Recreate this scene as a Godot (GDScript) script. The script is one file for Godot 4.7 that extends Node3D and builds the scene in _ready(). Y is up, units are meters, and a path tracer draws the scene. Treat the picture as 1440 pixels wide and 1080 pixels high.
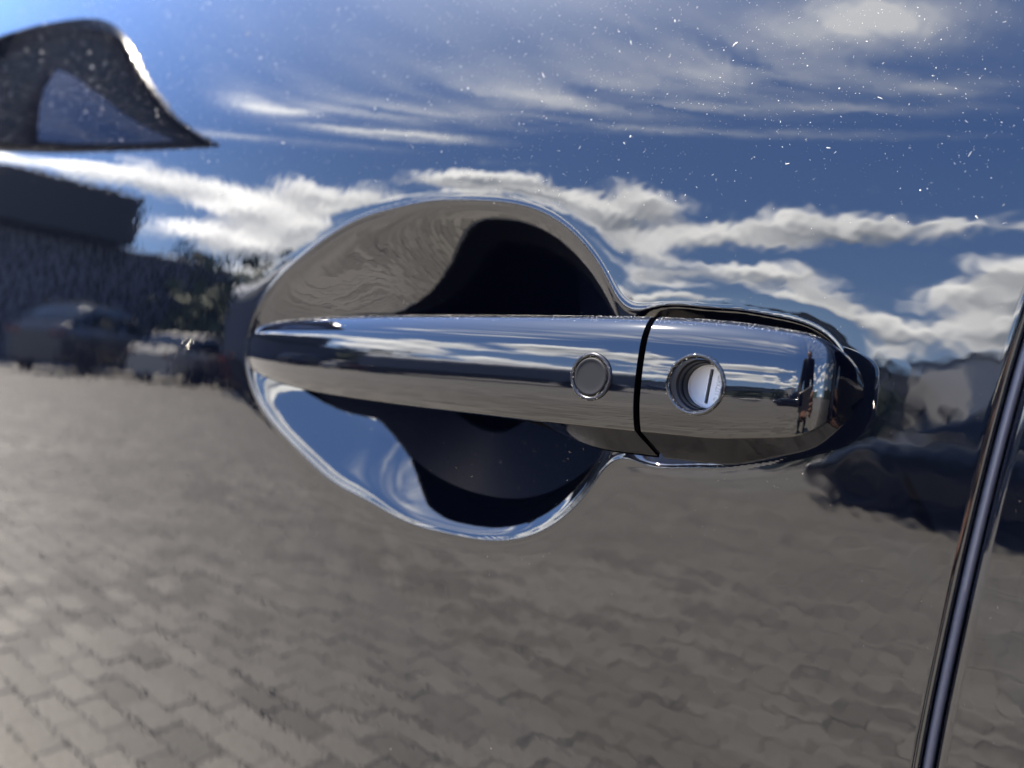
extends Node3D

# ------------------------------------------------------------------ sizes
const Y0 := 0.9                      # height of the door handle above the ground
const RV := 2.5                      # vertical bow of the door skin
const RH := 14.0                     # lengthwise bow of the door skin
var rng := RandomNumberGenerator.new()
var cup_table := PackedFloat32Array()
var tail_table := PackedFloat32Array()
var M := {}

func _ready():
	rng.seed = 7
	# ---------------------------------------------------------------- camera
	var psi := deg_to_rad(36.0)
	var roll := deg_to_rad(5.5)
	var fwd := Vector3(-sin(psi), 0, -cos(psi))
	var rt := Vector3(cos(psi), 0, -sin(psi))
	var cam := Camera3D.new()
	cam.name = "camera"
	cam.fov = rad_to_deg(2.0 * atan(540.0 / 1083.0))
	cam.near = 0.01
	cam.far = 2000.0
	cam.transform = Transform3D(Basis(rt * cos(roll) + Vector3.UP * sin(roll), Vector3.UP * cos(roll) - rt * sin(roll), -fwd), Vector3(0, Y0, 0.2))
	var lens := CameraAttributesPhysical.new()
	lens.frustum_focal_length = 12.0 * 1083.0 / 540.0
	lens.frustum_near = 0.01
	lens.frustum_far = 2000.0
	lens.frustum_focus_distance = 0.2
	lens.exposure_aperture = 8.5
	cam.attributes = lens
	add_child(cam)
	cam.current = true
	# ---------------------------------------------------------------- sky, sun, exposure
	var env := Environment.new()
	env.background_mode = Environment.BG_SKY
	env.sky = Sky.new()
	var sm := PanoramaSkyMaterial.new()
	sm.panorama = make_sky()
	env.sky.sky_material = sm
	env.tonemap_mode = Environment.TONE_MAPPER_LINEAR
	env.tonemap_exposure = 7.3
	env.sdfgi_enabled = true
	env.ssao_enabled = true
	env.ssil_enabled = true
	var we := WorldEnvironment.new()
	we.name = "world_environment"
	we.environment = env
	add_child(we)
	var sun := DirectionalLight3D.new()
	sun.name = "sun"
	sun.light_energy = 1.3
	sun.light_color = Color(1.0, 0.95, 0.87)
	sun.light_angular_distance = 0.5
	sun.shadow_enabled = true
	sun.basis = Basis.looking_at(-sun_dir(), Vector3.UP)
	add_child(sun)
	# ---------------------------------------------------------------- the place
	materials()
	tables()
	build_ground()
	build_car()
	build_dust()
	build_surroundings()
	build_person()

func sun_dir() -> Vector3:
	var az := deg_to_rad(62.0)
	var el := deg_to_rad(60.0)
	return Vector3(-sin(az) * cos(el), sin(el), cos(az) * cos(el))

# ==================================================================== helpers
func mat(c: Color, rough := 0.7, metal := 0.0, spec := 0.5) -> StandardMaterial3D:
	var m := StandardMaterial3D.new()
	m.albedo_color = c.linear_to_srgb()
	m.roughness = rough
	m.metallic = metal
	m.metallic_specular = spec
	return m

func noise_tex(size: int, freq: float, oct: int, nseed: int, lo: Color, hi: Color) -> NoiseTexture2D:
	var n := FastNoiseLite.new()
	n.seed = nseed
	n.frequency = freq
	n.fractal_octaves = oct
	var t := NoiseTexture2D.new()
	t.width = size
	t.height = size
	t.seamless = true
	t.noise = n
	var g := Gradient.new()
	g.set_color(0, lo.linear_to_srgb())
	g.set_color(1, hi.linear_to_srgb())
	t.color_ramp = g
	return t

func peel(freq: float, nseed: int, oct := 2) -> NoiseTexture2D:
	var n := FastNoiseLite.new()
	n.seed = nseed
	n.noise_type = FastNoiseLite.TYPE_SIMPLEX_SMOOTH
	n.frequency = freq
	n.fractal_octaves = oct
	n.fractal_gain = 0.45
	var t := NoiseTexture2D.new()
	t.width = 1024
	t.height = 1024
	t.seamless = true
	t.noise = n
	t.as_normal_map = true
	t.bump_strength = 12.0
	return t

func paint(scale: float, nseed: int) -> StandardMaterial3D:
	var m := mat(Color(0.0005, 0.0010, 0.0032), 0.02, 0.0, 0.66)
	m.normal_enabled = true
	m.normal_texture = peel(0.024, nseed)
	m.normal_scale = scale
	m.uv1_scale = Vector3(5.0, 5.0, 5.0)
	m.clearcoat_enabled = true
	m.clearcoat = 0.018
	m.clearcoat_roughness = 0.5
	return m

func materials():
	M.paint = paint(0.0065, 3)
	M.paint_handle = paint(0.003, 5)
	M.paint_handle.roughness = 0.04
	M.paint_handle.metallic_specular = 0.62
	M.pillar = mat(Color(0.050, 0.055, 0.078), 0.45, 0.0, 0.6)
	M.black = mat(Color(0.006, 0.006, 0.007), 0.55)
	M.gloss_black = mat(Color(0.004, 0.004, 0.006), 0.08)
	M.mirror_black = mat(Color(0.005, 0.005, 0.006), 0.28)
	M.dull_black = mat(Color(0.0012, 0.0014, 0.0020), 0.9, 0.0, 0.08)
	M.rubber = mat(Color(0.008, 0.008, 0.008), 0.8)
	M.metal = mat(Color(0.80, 0.80, 0.82), 0.55, 0.35)
	M.metal_grey = mat(Color(0.50, 0.50, 0.52), 0.5, 0.4)
	M.slot = mat(Color(0.05, 0.05, 0.055), 0.5, 0.3)
	M.metal_dark = mat(Color(0.030, 0.031, 0.037), 0.3, 0.9)
	M.chrome = mat(Color(0.12, 0.125, 0.14), 0.4, 1.0)
	M.button = mat(Color(0.0050, 0.0058, 0.0085), 0.6, 0.0, 0.30)
	M.glass = mat(Color(0.004, 0.005, 0.006), 0.03)
	M.mirror = mat(Color(0.13, 0.135, 0.16), 0.02, 1.0)
	M.dust = mat(Color(0.62, 0.60, 0.55), 0.9)
	M.skin = mat(Color(0.33, 0.185, 0.135), 0.55)
	M.jacket = mat(Color(0.008, 0.009, 0.012), 0.85)
	M.trousers = mat(Color(0.012, 0.013, 0.018), 0.85)
	M.hair = mat(Color(0.012, 0.009, 0.007), 0.5)
	M.phone = mat(Color(0.16, 0.16, 0.17), 0.35)
	M.white = mat(Color(0.72, 0.72, 0.70), 0.5)
	M.grey_wall = mat(Color(0.50, 0.51, 0.52), 0.7)
	M.dark_wall = mat(Color(0.16, 0.17, 0.19), 0.7)
	M.roof_dark = mat(Color(0.008, 0.0095, 0.013), 0.7)
	M.slat = mat(Color(0.08, 0.09, 0.115), 0.6)
	M.window = mat(Color(0.02, 0.024, 0.03), 0.06)
	M.leaf = mat(Color(0.035, 0.055, 0.022), 0.75)
	M.leaf_dark = mat(Color(0.016, 0.026, 0.014), 0.8)
	M.bark = mat(Color(0.07, 0.05, 0.035), 0.9)
	M.joint = mat(Color(0.115, 0.108, 0.097), 0.95)
	M.yard = mat(Color(1, 1, 1), 0.9)
	M.yard.albedo_texture = noise_tex(512, 0.02, 5, 11, Color(0.11, 0.104, 0.094), Color(0.19, 0.18, 0.163))
	M.yard.uv1_scale = Vector3(60, 60, 1)
	M.hill = mat(Color(0.040, 0.055, 0.034), 0.95)
	for i in 5:
		var m := mat(Color(1, 1, 1), 0.88)
		var b: float = [0.130, 0.146, 0.162, 0.114, 0.180][i]
		m.albedo_texture = noise_tex(128, 0.06, 4, 20 + i, Color(b * 0.76, b * 0.70, b * 0.60), Color(b * 1.25, b * 1.18, b * 1.03))
		m.uv1_triplanar = true
		m.uv1_scale = Vector3(6, 6, 6)
		M["paver%d" % i] = m

func part(called: String, mesh: Mesh, m: Material, parent: Node) -> MeshInstance3D:
	var o := MeshInstance3D.new()
	o.name = called
	o.mesh = mesh
	o.material_override = m
	parent.add_child(o, true)
	return o

var used := {}
func numbered(called: String) -> String:
	if not used.has(called):
		used[called] = 0
		return called
	used[called] += 1
	return "%s_%03d" % [called, used[called]]

func tag(o: Node, label: String, category := "", group := "", kind := ""):
	if label: o.set_meta("label", label)
	if category: o.set_meta("category", category)
	if group: o.set_meta("group", group)
	if kind: o.set_meta("kind", kind)

func thing(called: String, label: String, category: String, at := Vector3.ZERO, turn := 0.0, group := "") -> Node3D:
	var o := Node3D.new()
	o.name = numbered(called)
	add_child(o)
	o.position = at
	o.rotation.y = turn
	tag(o, label, category, group)
	return o

# a grid of points (nu rows of nv) turned into a smooth mesh; keep(i, j) tells which cells to draw
func grid_mesh(p: PackedVector3Array, nu: int, nv: int, flip := false, uv := PackedVector2Array(), wrap_v := false, keep := PackedByteArray(), want := 1) -> ArrayMesh:
	var n := PackedVector3Array()
	n.resize(p.size())
	for i in nu:
		var ia := maxi(i - 1, 0) * nv
		var ib := mini(i + 1, nu - 1) * nv
		for j in nv:
			var ja := j - 1
			var jb := j + 1
			if wrap_v:
				if ja < 0: ja = nv - 2
				if jb >= nv: jb = 1
			else:
				ja = maxi(ja, 0)
				jb = mini(jb, nv - 1)
			var c := (p[ib + j] - p[ia + j]).cross(p[i * nv + jb] - p[i * nv + ja])
			n[i * nv + j] = (-c if flip else c).normalized()
	return grid_faces(p, n, nu, nv, flip, uv, keep, want)

func grid_faces(p: PackedVector3Array, n: PackedVector3Array, nu: int, nv: int, flip: bool, uv: PackedVector2Array, keep: PackedByteArray, want: int) -> ArrayMesh:
	var ix := PackedInt32Array()
	var all := keep.is_empty()
	ix.resize((nu - 1) * (nv - 1) * 6)
	var k := 0
	for i in nu - 1:
		for j in nv - 1:
			if not all and keep[i * nv + j] != want:
				continue
			var a := i * nv + j
			var b := a + 1
			var c := a + nv
			var d := c + 1
			if flip:
				ix[k] = a; ix[k + 1] = c; ix[k + 2] = b; ix[k + 3] = b; ix[k + 4] = c; ix[k + 5] = d
			else:
				ix[k] = a; ix[k + 1] = b; ix[k + 2] = c; ix[k + 3] = b; ix[k + 4] = d; ix[k + 5] = c
			k += 6
	ix.resize(k)
	if not all:                                  # keep only the corners that are drawn
		var at := PackedInt32Array()
		at.resize(p.size())
		at.fill(-1)
		var p2 := PackedVector3Array()
		var n2 := PackedVector3Array()
		var u2 := PackedVector2Array()
		for t in k:
			var v := ix[t]
			if at[v] < 0:
				at[v] = p2.size()
				p2.append(p[v])
				n2.append(n[v])
				if uv.size(): u2.append(uv[v])
			ix[t] = at[v]
		p = p2; n = n2; uv = u2
	var arr := []
	arr.resize(Mesh.ARRAY_MAX)
	arr[Mesh.ARRAY_VERTEX] = p
	arr[Mesh.ARRAY_NORMAL] = n
	if uv.size(): arr[Mesh.ARRAY_TEX_UV] = uv
	arr[Mesh.ARRAY_INDEX] = ix
	var mesh := ArrayMesh.new()
	mesh.add_surface_from_arrays(Mesh.PRIMITIVE_TRIANGLES, arr)
	return mesh

func st_new() -> SurfaceTool:
	var st := SurfaceTool.new()
	st.begin(Mesh.PRIMITIVE_TRIANGLES)
	return st

func quad(st: SurfaceTool, a: Vector3, b: Vector3, c: Vector3, d: Vector3):
	st.add_vertex(a); st.add_vertex(b); st.add_vertex(c)
	st.add_vertex(a); st.add_vertex(c); st.add_vertex(d)

# box with chamfered edges, from lo to hi
func add_box(st: SurfaceTool, lo: Vector3, hi: Vector3, ch := 0.0, xf := Transform3D()):
	var c := (lo + hi) / 2.0
	var h := (hi - lo) / 2.0
	ch = minf(ch, minf(h.x, minf(h.y, h.z)) * 0.9)
	st.set_smooth_group(-1)
	var f := func(v: Vector3) -> Vector3: return xf * (c + v)
	for ax in 3:
		for s in [-1.0, 1.0]:
			var n := Vector3.ZERO
			n[ax] = s
			var u := Vector3.ZERO
			var w := Vector3.ZERO
			u[(ax + 1) % 3] = 1.0
			w[(ax + 2) % 3] = 1.0
			var uu: Vector3 = u * (h[(ax + 1) % 3] - ch)
			var ww: Vector3 = w * (h[(ax + 2) % 3] - ch)
			var o: Vector3 = n * h[ax]
			if s > 0: quad(st, f.call(o - uu - ww), f.call(o - uu + ww), f.call(o + uu + ww), f.call(o + uu - ww))
			else: quad(st, f.call(o - uu - ww), f.call(o + uu - ww), f.call(o + uu + ww), f.call(o - uu + ww))
	if ch <= 0.0: return
	for ax in 3:
		var b1 := (ax + 1) % 3
		var b2 := (ax + 2) % 3
		for s1 in [-1.0, 1.0]:
			for s2 in [-1.0, 1.0]:
				var e := Vector3.ZERO
				e[ax] = h[ax] - ch
				var q1 := Vector3.ZERO
				q1[b1] = s1 * h[b1]
				q1[b2] = s2 * (h[b2] - ch)
				var q2 := Vector3.ZERO
				q2[b1] = s1 * (h[b1] - ch)
				q2[b2] = s2 * h[b2]
				if s1 * s2 > 0: quad(st, f.call(q1 - e), f.call(q1 + e), f.call(q2 + e), f.call(q2 - e))
				else: quad(st, f.call(q1 - e), f.call(q2 - e), f.call(q2 + e), f.call(q1 + e))

func box_mesh(lo: Vector3, hi: Vector3, ch := 0.0, xf := Transform3D()) -> ArrayMesh:
	var st := st_new()
	add_box(st, lo, hi, ch, xf)
	st.generate_normals()
	return st.commit()

# a lathe about +z: profile points (radius, z) from the outside inwards
func lathe(prof: PackedVector2Array, seg := 96, squash := Vector2.ONE) -> ArrayMesh:
	var p := PackedVector3Array()
	for k in prof.size():
		for s in seg + 1:
			var a := TAU * s / seg
			p.append(Vector3(prof[k].x * cos(a) * squash.x, prof[k].x * sin(a) * squash.y, prof[k].y))
	return grid_mesh(p, prof.size(), seg + 1, true, PackedVector2Array(), true)

# smooth table look-up (Catmull-Rom through unevenly spaced points)
func look(t: Array, x: float) -> float:
	var n := t.size()
	if x <= t[0][0]: return t[0][1]
	if x >= t[n - 1][0]: return t[n - 1][1]
	var i := 0
	while x > t[i + 1][0]: i += 1
	var x1: float = t[i][0]
	var x2: float = t[i + 1][0]
	var y1: float = t[i][1]
	var y2: float = t[i + 1][1]
	var m1: float = (y2 - y1) / (x2 - x1)
	var m2 := m1
	if i > 0: m1 = (y2 - t[i - 1][1]) / (x2 - t[i - 1][0])
	if i < n - 2: m2 = (t[i + 2][1] - y1) / (t[i + 2][0] - x1)
	var h := x2 - x1
	var s := (x - x1) / h
	return (2 * s * s * s - 3 * s * s + 1) * y1 + (s * s * s - 2 * s * s + s) * h * m1 + (-2 * s * s * s + 3 * s * s) * y2 + (s * s * s - s * s) * h * m2

# ==================================================================== sky
func make_sky() -> ImageTexture:
	var w := 3072
	var h := 1536
	var im := Image.create(w, h, false, Image.FORMAT_RGBF)
	im.fill(Color(0.25, 0.25, 0.25))
	var n1 := FastNoiseLite.new()
	n1.seed = 4
	n1.noise_type = FastNoiseLite.TYPE_SIMPLEX_SMOOTH
	n1.frequency = 1.0
	n1.fractal_octaves = 6
	n1.fractal_gain = 0.47
	var n2: FastNoiseLite = n1.duplicate()
	n2.seed = 9
	n2.fractal_octaves = 5
	var n3: FastNoiseLite = n1.duplicate()
	n3.seed = 21
	n3.fractal_octaves = 2
	# banks of cumulus: azimuth from the door's outward normal towards the front of the car, elevation, half width, half height (degrees), weight
	var banks := [
		[58.0, 9.4, 7.0, 3.4, 1.1], [64.0, 12.7, 14.0, 1.0, 1.0], [52.0, 13.0, 6.0, 1.2, 0.6], [84.0, 12.0, 8.0, 2.2, 0.9],
		[42.0, 15.2, 10.0, 1.7, 1.0], [34.0, 12.8, 8.0, 2.6, 0.9], [30.0, 15.0, 5.0, 1.6, 0.8],
		[20.0, 13.8, 8.0, 1.6, 1.0], [9.0, 14.2, 7.0, 1.0, 0.9], [22.0, 9.4, 7.5, 1.3, 1.0], [14.0, 7.6, 5.0, 1.2, 0.9], [16.0, 10.8, 5.0, 0.8, 0.6],
		[2.0, 10.2, 5.0, 1.4, 1.0], [2.0, 6.4, 6.0, 1.9, 1.0], [10.0, 5.6, 4.0, 1.4, 0.9], [4.0, 9.2, 6.0, 2.0, 0.5], [45.0, 7.0, 9.0, 2.2, 0.8], [30.0, 6.0, 9.0, 2.0, 0.9],
		[11.0, 17.6, 2.6, 0.25, 0.75], [37.0, 19.2, 4.0, 0.25, 0.7], [27.0, 18.6, 2.0, 0.22, 0.6], [-14.0, 8.0, 8.0, 2.6, 1.0], [-34.0, 10.0, 9.0, 2.8, 1.0]]
	var cirrus := [
		[52.0, 26.0, 6.0, 1.1, 1.25], [63.0, 30.0, 4.5, 1.4, 1.25], [48.0, 24.6, 5.0, 0.8, 0.9], [17.0, 54.0, 8.0, 3.2, 1.3], [30.0, 47.0, 14.0, 6.0, 0.55], [42.0, 38.0, 13.0, 4.0, 0.55],
		[52.0, 32.0, 10.0, 3.0, 0.5], [18.0, 36.0, 10.0, 1.6, 0.4], [24.0, 29.0, 12.0, 1.2, 0.35], [8.0, 41.0, 5.0, 2.0, 0.35], [60.0, 22.0, 8.0, 0.8, 0.5]]
	var sd := sun_dir()
	var rows := h / 2
	for y in rows:
		var el := 90.0 - 180.0 * (y + 0.5) / h
		var se := sin(deg_to_rad(el))
		var ce := cos(deg_to_rad(el))
		var base := Color(0.068, 0.155, 0.395).lerp(Color(0.32, 0.47, 0.66), pow(1.0 - se, 7.0))
		var near: Array = []
		for b in banks:
			if absf(el - b[1]) < 3.2 * b[3] + 2.0: near.append(b)
		var nearc: Array = []
		for b in cirrus:
			if absf(el - b[1]) < 2.6 * b[3] + 1.0: nearc.append(b)
		var x := 0
		while x < w:
			var az := (float(x) + 0.5) / w * 360.0 - 180.0
			var step := 1 if az > -25.0 and az < 112.0 else 4
			var ar := deg_to_rad(az)
			var d := Vector3(-sin(ar) * ce, se, cos(ar) * ce)
			var cosang := clampf(d.dot(sd), -1.0, 1.0)
			var ang := rad_to_deg(acos(cosang))
			var c := base
			var glow := 0.55 * exp(-ang / 6.0) + 0.16 * exp(-ang / 22.0)
			c += Color(glow, glow, glow * 0.95)
			# high streaky cloud
			var q := d / (se + 0.12)
			var ci := 0.0
			for b in nearc:
				var e1: float = (az - b[0]) / b[2]
				var e2: float = (el - b[1] - (az - b[0]) * 0.10) / b[3]
				ci += b[4] * exp(-e1 * e1 - e2 * e2)
			ci += 0.04 * smoothstep(22.0, 45.0, el)
			if step == 4: ci += 0.15 * smoothstep(12.0, 30.0, el)
			if ci > 0.02:
				var sx := q.x * 1.1 + q.z * 2.1
				var sy := q.x * 7.0 - q.z * 2.6
				var s := n2.get_noise_2d(sx + 0.15 * n3.get_noise_2d(q.x * 3.0, q.z * 3.0), sy)
				var amt := clampf(ci * clampf(0.62 + 1.15 * s, 0.0, 1.5), 0.0, 0.95)
				c = c.lerp(Color(0.92, 0.93, 0.95), amt)
			# heaped cloud low over the horizon
			if el < 24.0:
				var cov := 0.0
				var up := 0.0
				for b in near:
					var e1: float = (az - b[0]) / b[2]
					var dv: float = el - b[1]
					var hh: float = b[3] * (0.75 if dv < 0.0 else 1.25)
					var e2 := dv / hh
					var g: float = b[4] * exp(-e1 * e1 - e2 * e2)
					cov += g
					up += g * clampf(e2, -1.0, 1.0)
				if step == 4: cov += 0.55 * smoothstep(19.0, 12.0, el) + 0.35 * n3.get_noise_2d(az * 0.05, el * 0.12)
				if cov > 0.03:
					var nn := n1.get_noise_2d(az * 0.085, el * 0.30)
					var n_up := n1.get_noise_2d(az * 0.085 + 0.06, (el + 0.9) * 0.30)
					var den := clampf(cov, 0.0, 1.15) + 0.95 * nn - 0.46
					var a := smoothstep(0.0, 0.46, den)
					if a > 0.0:
						var lit := clampf(0.56 + 0.30 * (up / maxf(cov, 0.1)) + 0.85 * (nn - n_up) - 0.28 * smoothstep(0.2, 0.9, den), 0.0, 1.0)
						var cc := Color(0.30, 0.33, 0.385).lerp(Color(1.5, 1.47, 1.42), lit)
						c = c.lerp(cc, a)
			for k in step:
				if x + k < w: im.set_pixel(x + k, y, c)
			x += step
	return ImageTexture.create_from_image(im)

# ==================================================================== ground
func build_ground():
	var pm := PlaneMesh.new()
	pm.size = Vector2(1200, 1200)
	var g := part("ground", pm, M.yard, self)
	g.position.y = -0.012
	tag(g, "", "", "", "structure")
	# brick pavers, the nearest one by one
	var meshes := []
	for v in 3:
		var st := st_new()
		var t := Vector3(0.0, -0.004 + 0.002 * v, 0.0)
		add_box(st, Vector3(-0.0840, -0.05, -0.0415), Vector3(0.0840, 0.0, 0.0415) + t * 0.3, 0.0026)
		st.generate_normals()
		meshes.append(st.commit())
	var spots := []
	for row in range(-6, 170):
		for col in range(-122, 30):
			var x := col * 0.17 + (0.085 if row % 2 else 0.0)
			var z := row * 0.085
			if x > 5.0 or x < -21.0: continue
			spots.append(Vector3(x, 0, z))
	var centre := Vector3(-1.25, 0, 1.35)
	spots.sort_custom(func(a, b): return a.distance_squared_to(centre) < b.distance_squared_to(centre))
	var n := FastNoiseLite.new()
	n.seed = 77
	n.frequency = 0.55
	n.fractal_octaves = 3
	var rest := [[], [], [], [], []]
	for i in spots.size():
		var s: Vector3 = spots[i]
		var tone := clampi(int(2.2 + 4.2 * n.get_noise_2d(s.x, s.z) + rng.randfn(0.0, 0.7)), 0, 4)
		s.y = rng.randf_range(-0.003, 0.003)
		var b := Basis.from_euler(Vector3(rng.randfn(0.0, 0.008), rng.randfn(0.0, 0.012), rng.randfn(0.0, 0.008)))
		if i < 300:
			var o := part("brick_paver", meshes[i % 3], M["paver%d" % tone], g)
			o.transform = Transform3D(b, s + Vector3(0, 0.012, 0))
		else:
			rest[tone].append(Transform3D(b, s + Vector3(0, 0.012, 0)))
	for t in 5:
		var mm := MultiMesh.new()
		mm.transform_format = MultiMesh.TRANSFORM_3D
		mm.mesh = meshes[t % 3]
		mm.instance_count = rest[t].size()
		for i in rest[t].size(): mm.set_instance_transform(i, rest[t][i])
		var mi := MultiMeshInstance3D.new()
		mi.name = "paver_field"
		mi.multimesh = mm
		mi.material_override = M["paver%d" % t]
		mi.set_meta("kind", "stuff")
		g.add_child(mi, true)

# ==================================================================== the car
func tables():
	cup_table = radial([0.07206, -0.00034, 0.00137, 0.01722, -0.00216, -0.0037, 0.00007, 0.00254, -0.0004, -0.00195, 0.00008, 0.00083, -0.00009, -0.00062, 0.00014, 0.00054, 0.00007])
	tail_table = radial([0.02884, -0.0026, 0.00071, 0.00622, 0.00119, 0.00109, 0.00057, -0.00062, 0.00043, 0.00073, 0.00032, -0.00046, 0.00012, -0.00001, 0.00008, 0.00003, 0.00004])

func radial(co: Array) -> PackedFloat32Array:
	var t := PackedFloat32Array()
	for k in 1441:
		var a := TAU * k / 1440.0 - PI
		var r: float = co[0]
		for m in range(1, 9): r += co[2 * m - 1] * cos(m * a) + co[2 * m] * sin(m * a)
		t.append(r)
	return t

# (signed distance, 0 at the middle .. 1 at the outline)
func polar(t: PackedFloat32Array, x: float, y: float) -> Vector2:
	var rho := sqrt(x * x + y * y)
	var f := (atan2(y, x) + PI) / TAU * 1440.0
	var i := clampi(int(f), 0, 1439)
	var u := f - i
	var r := lerpf(t[i], t[i + 1], u)
	# slope from a wider stencil, so that it stays smooth
	var ra := lerpf(t[(i + 1436) % 1440], t[(i + 1437) % 1440], u)
	var rb := lerpf(t[(i + 4) % 1440], t[(i + 5) % 1440], u)
	var s := (rb - ra) / (8.0 * TAU / 1440.0) / r
	return Vector2((rho - r) / sqrt(1.0 + s * s), rho / r)

func crease_height(x: float) -> float:
	return 0.061 - 0.1 * (x + 0.013)

func skin(x: float, y: float) -> float:
	var t := y - crease_height(x)
	var z := -y * y / (2 * RV) - (x + 0.1) * (x + 0.1) / (2 * RH)
	var w := clampf((t + 0.008) / 0.038, 0.0, 1.0)
	z -= 0.20 * 0.038 * (w * w * w - 0.5 * w * w * w * w)
	if t > 0.03:
		var t2 := t - 0.03
		z -= 0.20 * t2 + 0.14 * (t2 - 0.05 * (1.0 - exp(-t2 / 0.05)))
	return z

# how far the recess lies under the skin, and its signed distance
func recess(x: float, y: float) -> Vector2:
	var c := polar(cup_table, x + 0.190, y - 0.004)
	var t := polar(tail_table, (x + 0.076) * (1.0 + 0.05 * smoothstep(0.0, 0.03, x + 0.076)), y - 0.004) + Vector2(0.0014, 0.0)
	var k := 0.013
	var hh := clampf(0.5 + 0.5 * (t.x - c.x) / k, 0.0, 1.0)
	var d := lerpf(t.x, c.x, hh) - k * hh * (1.0 - hh)
	var wide := 0.5 * (1.0 - d / sqrt(d * d + 0.000025)) * 0.00048 - 0.0000033
	if d > 0.006: return Vector2(maxf(wide, 0.0), d)
	var s := -d
	# a fine bead round the outline
	var dep := wide - 0.00022 * exp(-pow((s - 0.0002) / 0.00055, 2.0))
	# the hollow: a shallow dish at the front that deepens behind the grip
	var bowl := 0.0
	var sc := -c.x - 0.0006
	if sc > 0.0:
		var q := clampf(c.y, 0.0, 1.0)
		bowl = lerpf(0.0150, 0.030, smoothstep(-0.216, -0.162, x)) * (1.0 - q * q) * sc / (sc + 0.0035)
	var stl := -t.x + 0.0006
	var tb := 0.0
	if stl > 0.0: tb = 0.015 * (1.0 - exp(-stl / 0.007)) * (stl / (stl + 0.0022))
	var kk := 0.0012
	dep += 0.5 * (bowl + tb + sqrt((bowl - tb) * (bowl - tb) + kk * kk) - kk)
	return Vector2(dep, d)

var gap_t := [[-0.60, -0.058], [-0.30, -0.0345], [-0.077, -0.0202], [-0.044, -0.0172], [-0.015, -0.0139], [0.010, -0.0105], [0.027, -0.0076], [0.050, -0.0030], [0.10, 0.0090], [0.45, 0.110]]

func gap_x(y: float) -> float:
	return look(gap_t, y)

func spaced(stops: Array) -> PackedFloat32Array:
	var out := PackedFloat32Array()
	for i in stops.size() - 1:
		var a: float = stops[i][0]
		var b: float = stops[i + 1][0]
		var n := maxi(1, int(round((b - a) / stops[i][1])))
		for k in n: out.append(a + (b - a) * k / n)
	out.append(stops[-1][0])
	return out

func build_car():
	var car := thing("car", "dark navy blue car with glossy paint, seen close at its front door handle", "car", Vector3(0, 0, 0))
	front_door(car)
	rear_door(car)
	handle(car)
	mirror(car)
	# the rest of the body
	var st := st_new()
	add_box(st, Vector3(-1.9, 0.22, -0.75), Vector3(1.3, 0.34, -0.075), 0.03)
	st.generate_normals()
	part("sill", st.commit(), M.black, car)

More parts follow.
